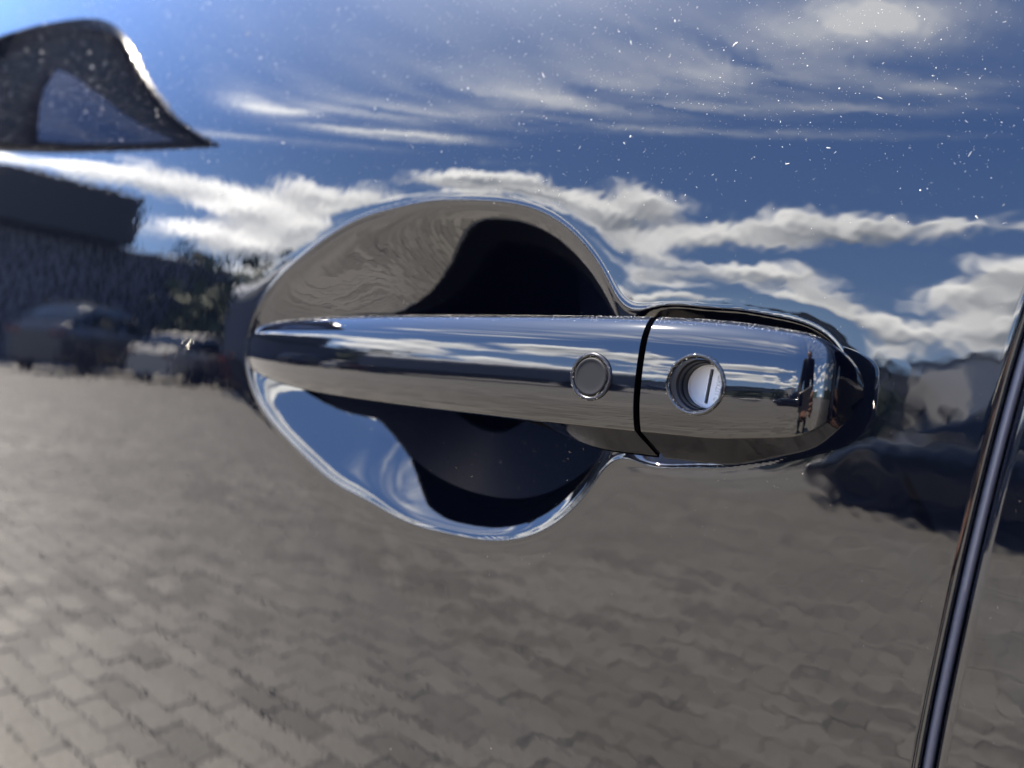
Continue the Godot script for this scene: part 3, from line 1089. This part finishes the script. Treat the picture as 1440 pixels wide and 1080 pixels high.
func hill():
	var nu := 120
	var nv := 24
	var p := PackedVector3Array()
	var n := FastNoiseLite.new()
	n.seed = 5
	n.frequency = 0.02
	for i in nu:
		var az := lerpf(-80.0, 118.0, i / float(nu - 1))
		for j in nv:
			var f := j / float(nv - 1)
			var dist := lerpf(70.0, 330.0, f)
			var q := dir_at(az, dist)
			var top := lerpf(9.0, 27.0, smoothstep(35.0, 75.0, az)) + 5.0 * n.get_noise_2d(az * 3.0, 3.0)
			q.y = -0.3 + top * smoothstep(0.0, 0.55, f) + 1.5 * n.get_noise_2d(q.x, q.z) * f
			p.append(q)
	var h := part("hill", grid_mesh(p, nu, nv, true), M.hill, self)
	tag(h, "", "", "", "structure")

func clump(seed_: int, count: int) -> ArrayMesh:
	var r := RandomNumberGenerator.new()
	r.seed = seed_
	var st := st_new()
	st.set_smooth_group(-1)
	for k in count:
		var c := Vector3(r.randfn(), r.randfn() * 0.8, r.randfn()) * 0.42
		var u := Vector3(r.randfn(), r.randfn(), r.randfn()).normalized() * 0.22
		var v := u.cross(Vector3(r.randfn(), r.randfn(), r.randfn())).normalized() * 0.13
		quad(st, c - u, c - v, c + u, c + v)
	st.generate_normals()
	return st.commit()

func trees():
	var cl := clump(3, 60)
	var mm := MultiMesh.new()
	mm.transform_format = MultiMesh.TRANSFORM_3D
	mm.mesh = cl
	mm.instance_count = 5200
	for k in 5200:
		var az := rng.randf_range(-40.0, 105.0)
		var dist := rng.randf_range(62.0, 84.0)
		var hmax := lerpf(3.4, 8.2, smoothstep(34.0, 58.0, az)) * (0.8 + 0.25 * sin(az * 0.9) * sin(az * 0.37 + 1.0))
		var q := dir_at(az, dist)
		q.y = rng.randf() * hmax
		var s := rng.randf_range(1.2, 2.6)
		mm.set_instance_transform(k, Transform3D(Basis.from_euler(Vector3(rng.randf() * 6, rng.randf() * 6, rng.randf() * 6)).scaled(Vector3.ONE * s), q))
	var mi := MultiMeshInstance3D.new()
	mi.name = "woodland"
	mi.multimesh = mm
	mi.material_override = M.leaf_dark
	tag(mi, "dark band of trees along the horizon", "woodland", "", "stuff")
	add_child(mi)
	# bushes that stand alone
	var spots := [[13.0, 20.0, 1.6, "green bush growing in front of the dark grey shed"], [96.0, 30.0, 3.0, "tall bush at the near end of the dark building"], [57.5, 29.0, 3.4, "broad dark bush against the far end of the ribbed wall"], [53.0, 32.0, 3.0, "rounded bush to the side of the broad dark bush"], [49.0, 33.0, 2.2, "dark bush between the red hatchback and the trailer"]]
	for s in spots:
		var t := thing("bush", s[3], "bush", dir_at(s[0], s[1]))
		var bm := MultiMesh.new()
		bm.transform_format = MultiMesh.TRANSFORM_3D
		bm.mesh = cl
		bm.instance_count = 26
		for k in 26:
			var q: Vector3 = Vector3(rng.randfn(0, 0.4), rng.randf_range(0.2, 0.9), rng.randfn(0, 0.4)) * s[2]
			bm.set_instance_transform(k, Transform3D(Basis.from_euler(Vector3(rng.randf() * 6, rng.randf() * 6, 0)).scaled(Vector3.ONE * s[2] * 0.5), q))
		var bi := MultiMeshInstance3D.new()
		bi.name = "foliage"
		bi.set_meta("kind", "stuff")
		bi.multimesh = bm
		bi.material_override = M.leaf
		t.add_child(bi, true)
		part("stem", lathe(PackedVector2Array([Vector2(0.10, 0.0), Vector2(0.07, 0.5 * s[2]), Vector2(0.04, s[2])]), 10), M.bark, t).rotation.x = -PI / 2

var belt_c := [[0.0, 0.60], [0.04, 0.70], [0.12, 0.80], [0.27, 0.92], [0.5, 0.96], [0.85, 1.0], [0.95, 1.0], [1.0, 0.82]]
var roof_c := [[0.24, 0.93], [0.30, 1.08], [0.38, 1.32], [0.46, 1.42], [0.6, 1.45], [0.75, 1.40], [0.85, 1.22], [0.93, 1.02]]

func car_half(t: float) -> float:
	return 0.90 * (1.0 - 0.24 * pow(absf(2.0 * t - 1.0), 5.0))

func make_car(called: String, label: String, at: Vector3, turn: float, body_m: Material, _v := 0) -> Node3D:
	var c := thing(called, label, "van" if called == "parked_van" else "car", at, turn, "vehicles parked round the yard")
	var L := 4.5
	var p := PackedVector3Array()
	var nu := 48
	var sec := [Vector2(0.0, 0.26), Vector2(0.86, 0.26), Vector2(0.97, 0.34), Vector2(1.0, 0.55), Vector2(0.99, 0.8), Vector2(0.93, 0.97), Vector2(0.75, 1.02), Vector2(0.0, 1.04)]
	var full := []
	for s in sec: full.append(s)
	for k in range(sec.size() - 2, -1, -1): full.append(Vector2(-sec[k].x, sec[k].y))
	for i in nu:
		var t := i / float(nu - 1)
		var yb := look(belt_c, t)
		var w := car_half(t) * (0.97 if i == 0 or i == nu - 1 else 1.0)
		for s in full:
			var yy: float = 0.22 + (s.y - 0.26) / 0.78 * (yb - 0.22) + (0.16 * (1.0 - s.y) * smoothstep(0.10, 0.0, t))
			p.append(Vector3((t - 0.5) * L, yy, s.x * w))
	part("body", grid_mesh(p, nu, full.size(), false), body_m, c)
	for e in [0, nu - 1]:
		var ends := st_new()
		ends.set_smooth_group(-1)
		for k in full.size() - 1:
			var a: Vector3 = p[e * full.size()]
			var q1: Vector3 = p[e * full.size() + k]
			var q2: Vector3 = p[e * full.size() + k + 1]
			if e == 0:
				ends.add_vertex(a); ends.add_vertex(q1); ends.add_vertex(q2)
			else:
				ends.add_vertex(a); ends.add_vertex(q2); ends.add_vertex(q1)
		ends.generate_normals()
		part("bumper", ends.commit(), body_m, c)
	var g := PackedVector3Array()
	var r := PackedVector3Array()
	var ng := 30
	for i in ng:
		var t := lerpf(0.245, 0.93, i / float(ng - 1))
		var yb := look(belt_c, t) - 0.01
		var yr := maxf(look(roof_c, t), yb + 0.01)
		var w := car_half(t)
		var lean := 0.28 * (yr - yb)
		for s in [Vector2(0.90, 0.0), Vector2(0.0, 0.5), Vector2(0.0, 0.92), Vector2(0.0, 1.0)]:
			pass
		var prof := [Vector2(w * 0.90, yb), Vector2(w * 0.90 - lean * 0.5, lerpf(yb, yr, 0.5)), Vector2(w * 0.90 - lean * 0.95, lerpf(yb, yr, 0.93)), Vector2(w * 0.6, yr), Vector2(0, yr + 0.02)]
		for k in prof.size(): g.append(Vector3((t - 0.5) * L, prof[k].y, prof[k].x))
		for k in range(prof.size() - 2, -1, -1): g.append(Vector3((t - 0.5) * L, prof[k].y, -prof[k].x))
		if t > 0.44 and t < 0.80:
			for k in range(2, 7):
				var kk := k if k < 5 else 8 - k
				r.append(Vector3((t - 0.5) * L, prof[kk].y + 0.008, prof[kk].x * (1.0 if k < 5 else -1.0)))
	part("window_glass", grid_mesh(g, ng, 9, false), M.glass, c)
	part("roof", grid_mesh(r, r.size() / 5, 5, false), body_m, c)
	var wheel := lathe(PackedVector2Array([Vector2(0.22, -0.10), Vector2(0.31, -0.10), Vector2(0.335, -0.07), Vector2(0.335, 0.07), Vector2(0.31, 0.10), Vector2(0.235, 0.10)]), 36)
	var rim := lathe(PackedVector2Array([Vector2(0.24, 0.095), Vector2(0.22, 0.085), Vector2(0.12, 0.06), Vector2(0.06, 0.075), Vector2(0.001, 0.075)]), 36)
	for x in [-1.38, 1.32]:
		for z in [-0.80, 0.80]:
			var w := part("wheel", wheel, M.rubber, c)
			w.transform = Transform3D(Basis(Vector3.UP, 0.0 if z > 0 else PI), Vector3(x, 0.335, z))
			part("rim", rim, M.metal_dark, w)
	for z in [-0.55, 0.55]:
		var hl := part("headlight", box_mesh(Vector3(-0.09, -0.06, -0.17), Vector3(0.05, 0.06, 0.17), 0.03), M.chrome, c)
		hl.position = Vector3(-L / 2 + 0.02, 0.60, z)
		hl.rotation.y = 0.25 * signf(z)
		var tl := part("tail_light", box_mesh(Vector3(-0.05, -0.06, -0.16), Vector3(0.05, 0.06, 0.16), 0.03), mat(Color(0.05, 0.004, 0.004), 0.3), c)
		tl.position = Vector3(L / 2 - 0.02, 0.78, z)
	part("grille", box_mesh(Vector3(-0.03, -0.09, -0.32), Vector3(0.02, 0.09, 0.32), 0.02), M.black, c).position = Vector3(-L / 2 - 0.005, 0.48, 0)
	part("number_plate", box_mesh(Vector3(-0.012, -0.055, -0.26), Vector3(0.0, 0.055, 0.26), 0.004), M.white, c).position = Vector3(-L / 2 - 0.04, 0.40, 0)
	return c

# ==================================================================== the photographer
func sdf_mesh(bones: Array, cell: float, k: float) -> ArrayMesh:
	var lo := Vector3.INF
	var hi := -Vector3.INF
	for b in bones:
		var r := maxf(b[2], b[3]) + k + 2.0 * cell
		for e in [b[0], b[1]]:
			lo = lo.min(e - Vector3.ONE * r)
			hi = hi.max(e + Vector3.ONE * r)
	var nx := int((hi.x - lo.x) / cell) + 2
	var ny := int((hi.y - lo.y) / cell) + 2
	var nz := int((hi.z - lo.z) / cell) + 2
	var f := PackedFloat32Array()
	f.resize(nx * ny * nz)
	f.fill(1.0)
	for b in bones:
		var a: Vector3 = b[0]
		var ab: Vector3 = b[1] - a
		var l2 := maxf(ab.length_squared(), 1e-9)
		var ra: float = b[2]
		var rb: float = b[3]
		var r := maxf(ra, rb) + k + 2.0 * cell
		var blo: Vector3 = (a.min(b[1]) - Vector3.ONE * r - lo) / cell
		var bhi: Vector3 = (a.max(b[1]) + Vector3.ONE * r - lo) / cell
		for z in range(maxi(0, int(blo.z)), mini(nz, int(bhi.z) + 2)):
			for y in range(maxi(0, int(blo.y)), mini(ny, int(bhi.y) + 2)):
				for x in range(maxi(0, int(blo.x)), mini(nx, int(bhi.x) + 2)):
					var q := lo + Vector3(x, y, z) * cell - a
					var t := clampf(q.dot(ab) / l2, 0.0, 1.0)
					var d := (q - ab * t).length() - lerpf(ra, rb, t)
					var i := (z * ny + y) * nx + x
					var o := f[i]
					var h := maxf(k - absf(o - d), 0.0) / k
					f[i] = minf(o, d) - h * h * k * 0.25
	var vid := PackedInt32Array()
	vid.resize(nx * ny * nz)
	vid.fill(-1)
	var p := PackedVector3Array()
	var n := PackedVector3Array()
	var ix := PackedInt32Array()
	var off := [0, 1, nx, nx + 1, nx * ny, nx * ny + 1, nx * ny + nx, nx * ny + nx + 1]
	var edges := [[0, 1], [2, 3], [4, 5], [6, 7], [0, 2], [1, 3], [4, 6], [5, 7], [0, 4], [1, 5], [2, 6], [3, 7]]
	for z in nz - 1:
		for y in ny - 1:
			for x in nx - 1:
				var i := (z * ny + y) * nx + x
				var inside := 0
				for o in off:
					if f[i + o] < 0.0: inside += 1
				if inside == 0 or inside == 8: continue
				var s := Vector3.ZERO
				var c := 0
				for e in edges:
					var fa := f[i + off[e[0]]]
					var fb := f[i + off[e[1]]]
					if (fa < 0.0) != (fb < 0.0):
						var u := fa / (fa - fb)
						var pa := Vector3(e[0] & 1, (e[0] >> 1) & 1, e[0] >> 2)
						var pb := Vector3(e[1] & 1, (e[1] >> 1) & 1, e[1] >> 2)
						s += pa.lerp(pb, u)
						c += 1
				vid[i] = p.size()
				p.append(lo + (Vector3(x, y, z) + s / c) * cell)
				var g := Vector3(f[i + 1] + f[i + off[3]] + f[i + off[5]] + f[i + off[7]] - f[i] - f[i + off[2]] - f[i + off[4]] - f[i + off[6]], f[i + off[2]] + f[i + off[3]] + f[i + off[6]] + f[i + off[7]] - f[i] - f[i + 1] - f[i + off[4]] - f[i + off[5]], f[i + off[4]] + f[i + off[5]] + f[i + off[6]] + f[i + off[7]] - f[i] - f[i + 1] - f[i + off[2]] - f[i + off[3]])
				n.append(g.normalized())
	var dx := 1
	var dy := nx
	var dz := nx * ny
	for z in range(1, nz - 1):
		for y in range(1, ny - 1):
			for x in range(1, nx - 1):
				var i := (z * ny + y) * nx + x
				var s0 := f[i] < 0.0
				for ax in 3:
					var st: int = [dx, dy, dz][ax]
					if (f[i + st] < 0.0) == s0: continue
					var u: int = [dy, dz, dx][ax]
					var w: int = [dz, dx, dy][ax]
					var a := vid[i]
					var b := vid[i - u]
					var c := vid[i - u - w]
					var d := vid[i - w]
					if a < 0 or b < 0 or c < 0 or d < 0: continue
					if s0: ix.append_array(PackedInt32Array([a, d, c, a, c, b]))
					else: ix.append_array(PackedInt32Array([a, b, c, a, c, d]))
	var arr := []
	arr.resize(Mesh.ARRAY_MAX)
	arr[Mesh.ARRAY_VERTEX] = p
	arr[Mesh.ARRAY_NORMAL] = n
	arr[Mesh.ARRAY_INDEX] = ix
	var mesh := ArrayMesh.new()
	mesh.add_surface_from_arrays(Mesh.PRIMITIVE_TRIANGLES, arr)
	return mesh

func V(x: float, y: float, z: float) -> Vector3:
	return Vector3(x, y, z)

# a place on the phone in the photographer's own axes
func PH(x: float, y: float, z: float) -> Vector3:
	return V(x - 0.05, 0.9 + y, z - 0.52)

func build_person():
	var psi := deg_to_rad(36.0)
	var back := Vector3(sin(psi), 0, cos(psi))
	var rt := Vector3(cos(psi), 0, -sin(psi))
	var who := thing("person", "person in dark jacket and trousers bending down with a phone in both hands", "person")
	who.transform = Transform3D(Basis(rt, Vector3.UP, back), Vector3(0, 0, 0.2) + back * 0.52 + rt * 0.05)
	var body := []
	# head, neck (local: forwards is -z)
	var hd := V(0.02, 1.30, -0.17)
	body.append([hd + V(0, 0.03, -0.01), hd + V(0, 0.01, 0.03), 0.088, 0.098])
	body.append([hd + V(0, -0.05, -0.045), hd + V(0, -0.075, -0.04), 0.055, 0.042])
	body.append([hd + V(0, -0.08, 0.04), hd + V(-0.01, -0.15, 0.10), 0.055, 0.065])
	body.append([hd + V(0, -0.02, -0.105), hd + V(0, -0.042, -0.113), 0.010, 0.015])
	for s in [-1.0, 1.0]:
		body.append([hd + V(s * 0.094, 0.0, 0.02), hd + V(s * 0.094, -0.03, 0.015), 0.016, 0.012])
		body.append([hd + V(s * 0.033, 0.0, -0.092), hd + V(s * 0.033, 0.0, -0.092), 0.012, 0.012])
	var hand := []
	# left hand under the lower corner of the phone, fingers in front, thumb behind
	var pl := PH(0.052, -0.084, 0.020)
	var wl := PH(0.046, -0.125, 0.085)
	hand.append([wl, pl, 0.024, 0.029])
	for i in 4:
		var x := 0.040 + i * 0.0185
		var mid := PH(x, -0.066, -0.006)
		hand.append([pl + V((x - 0.056) * 0.9 - 0.010, 0.010, -0.010), mid, 0.0095, 0.0085])
		hand.append([mid, PH(x + 0.004, -0.046 - 0.004 * absf(i - 1.5), -0.004), 0.0085, 0.007])
	hand.append([pl + V(0.012, 0.008, 0.010), PH(0.076, -0.060, 0.022), 0.012, 0.0095])
	hand.append([PH(0.076, -0.060, 0.022), PH(0.088, -0.040, 0.021), 0.0095, 0.008])
	body.append([V(-0.275, 0.96, -0.04), wl, 0.040, 0.025])
	# right hand round the far end
	var pr := PH(0.160, -0.040, 0.018)
	var wr := PH(0.185, -0.080, 0.085)
	hand.append([wr, pr, 0.024, 0.029])
	for i in 4:
		var y := 0.006 - i * 0.020
		var mid := PH(0.147, y, -0.006)
		hand.append([pr + V(0.004, 0.032 - i * 0.021, -0.012), mid, 0.0095, 0.0085])
		hand.append([mid, PH(0.124 + 0.004 * absf(i - 1.3), y - 0.004, -0.005), 0.0085, 0.007])
	hand.append([pr + V(-0.004, 0.004, 0.012), PH(0.142, -0.022, 0.022), 0.012, 0.0095])
	hand.append([PH(0.142, -0.022, 0.022), PH(0.118, -0.012, 0.021), 0.0095, 0.008])
	body.append([V(0.285, 0.96, -0.04), wr, 0.040, 0.025])
	var bm := part("body", sdf_mesh(body, 0.014, 0.03), M.skin, who)
	part("hands", sdf_mesh(hand, 0.004, 0.008), M.skin, who)
	var jk := []
	jk.append([V(0, 0.90, 0.20), V(0, 1.02, 0.10), 0.160, 0.165])
	jk.append([V(0, 1.02, 0.10), V(0, 1.13, 0.0), 0.165, 0.145])
	for s in [-1.0, 1.0]:
		jk.append([V(0, 1.15, -0.02), V(s * 0.17, 1.17, -0.03), 0.095, 0.082])
		jk.append([V(s * 0.185, 1.165, -0.03), V(s * 0.28, 0.96, -0.04), 0.078, 0.058])
		var w := wl.lerp(V(-0.28, 0.96, -0.04), 0.15) if s < 0 else wr.lerp(V(0.28, 0.96, -0.04), 0.15)
		jk.append([V(s * 0.28, 0.96, -0.04), w, 0.060, 0.042])
	jk.append([V(0.0, 1.17, -0.04), V(0.01, 1.20, -0.08), 0.085, 0.072])
	part("jacket", sdf_mesh(jk, 0.016, 0.05), M.jacket, who)
	var tr := []
	tr.append([V(-0.07, 0.86, 0.24), V(0.07, 0.86, 0.24), 0.140, 0.140])
	for s in [-1.0, 1.0]:
		tr.append([V(s * 0.09, 0.84, 0.22), V(s * 0.16, 0.47, 0.04), 0.105, 0.075])
		tr.append([V(s * 0.16, 0.47, 0.04), V(s * 0.17, 0.10, 0.16), 0.072, 0.052])
	part("trousers", sdf_mesh(tr, 0.016, 0.03), M.trousers, who)
	for s in [-1.0, 1.0]:
		part("shoe", sdf_mesh([[V(s * 0.17, 0.05, 0.18), V(s * 0.185, 0.042, 0.0), 0.048, 0.040]], 0.012, 0.01), M.black, who)
	part("hair", sdf_mesh([[hd + V(0, 0.065, 0.015), hd + V(0, 0.025, 0.055), 0.090, 0.095], [hd + V(0, 0.085, -0.035), hd + V(0, 0.085, -0.005), 0.055, 0.07]], 0.012, 0.03), M.hair, who)
	# the phone, its lens where the picture is taken from
	var roll := deg_to_rad(5.5)
	var ph := thing("smartphone", "grey smartphone held sideways in both hands of the photographer", "phone", Vector3(0, Y0, 0.2))
	ph.basis = Basis(rt * cos(roll) + Vector3.UP * sin(roll), Vector3.UP * cos(roll) - rt * sin(roll), back)
	part("case", box_mesh(V(-0.016, -0.058, 0.004), V(0.134, 0.014, 0.012), 0.003), M.phone, ph)
	part("lens_bump", box_mesh(V(-0.013, -0.024, 0.0025), V(0.021, 0.011, 0.0039), 0.001), M.gloss_black, ph)
	part("screen", box_mesh(V(-0.013, -0.055, 0.0122), V(0.131, 0.011, 0.0126), 0.0), M.gloss_black, ph)
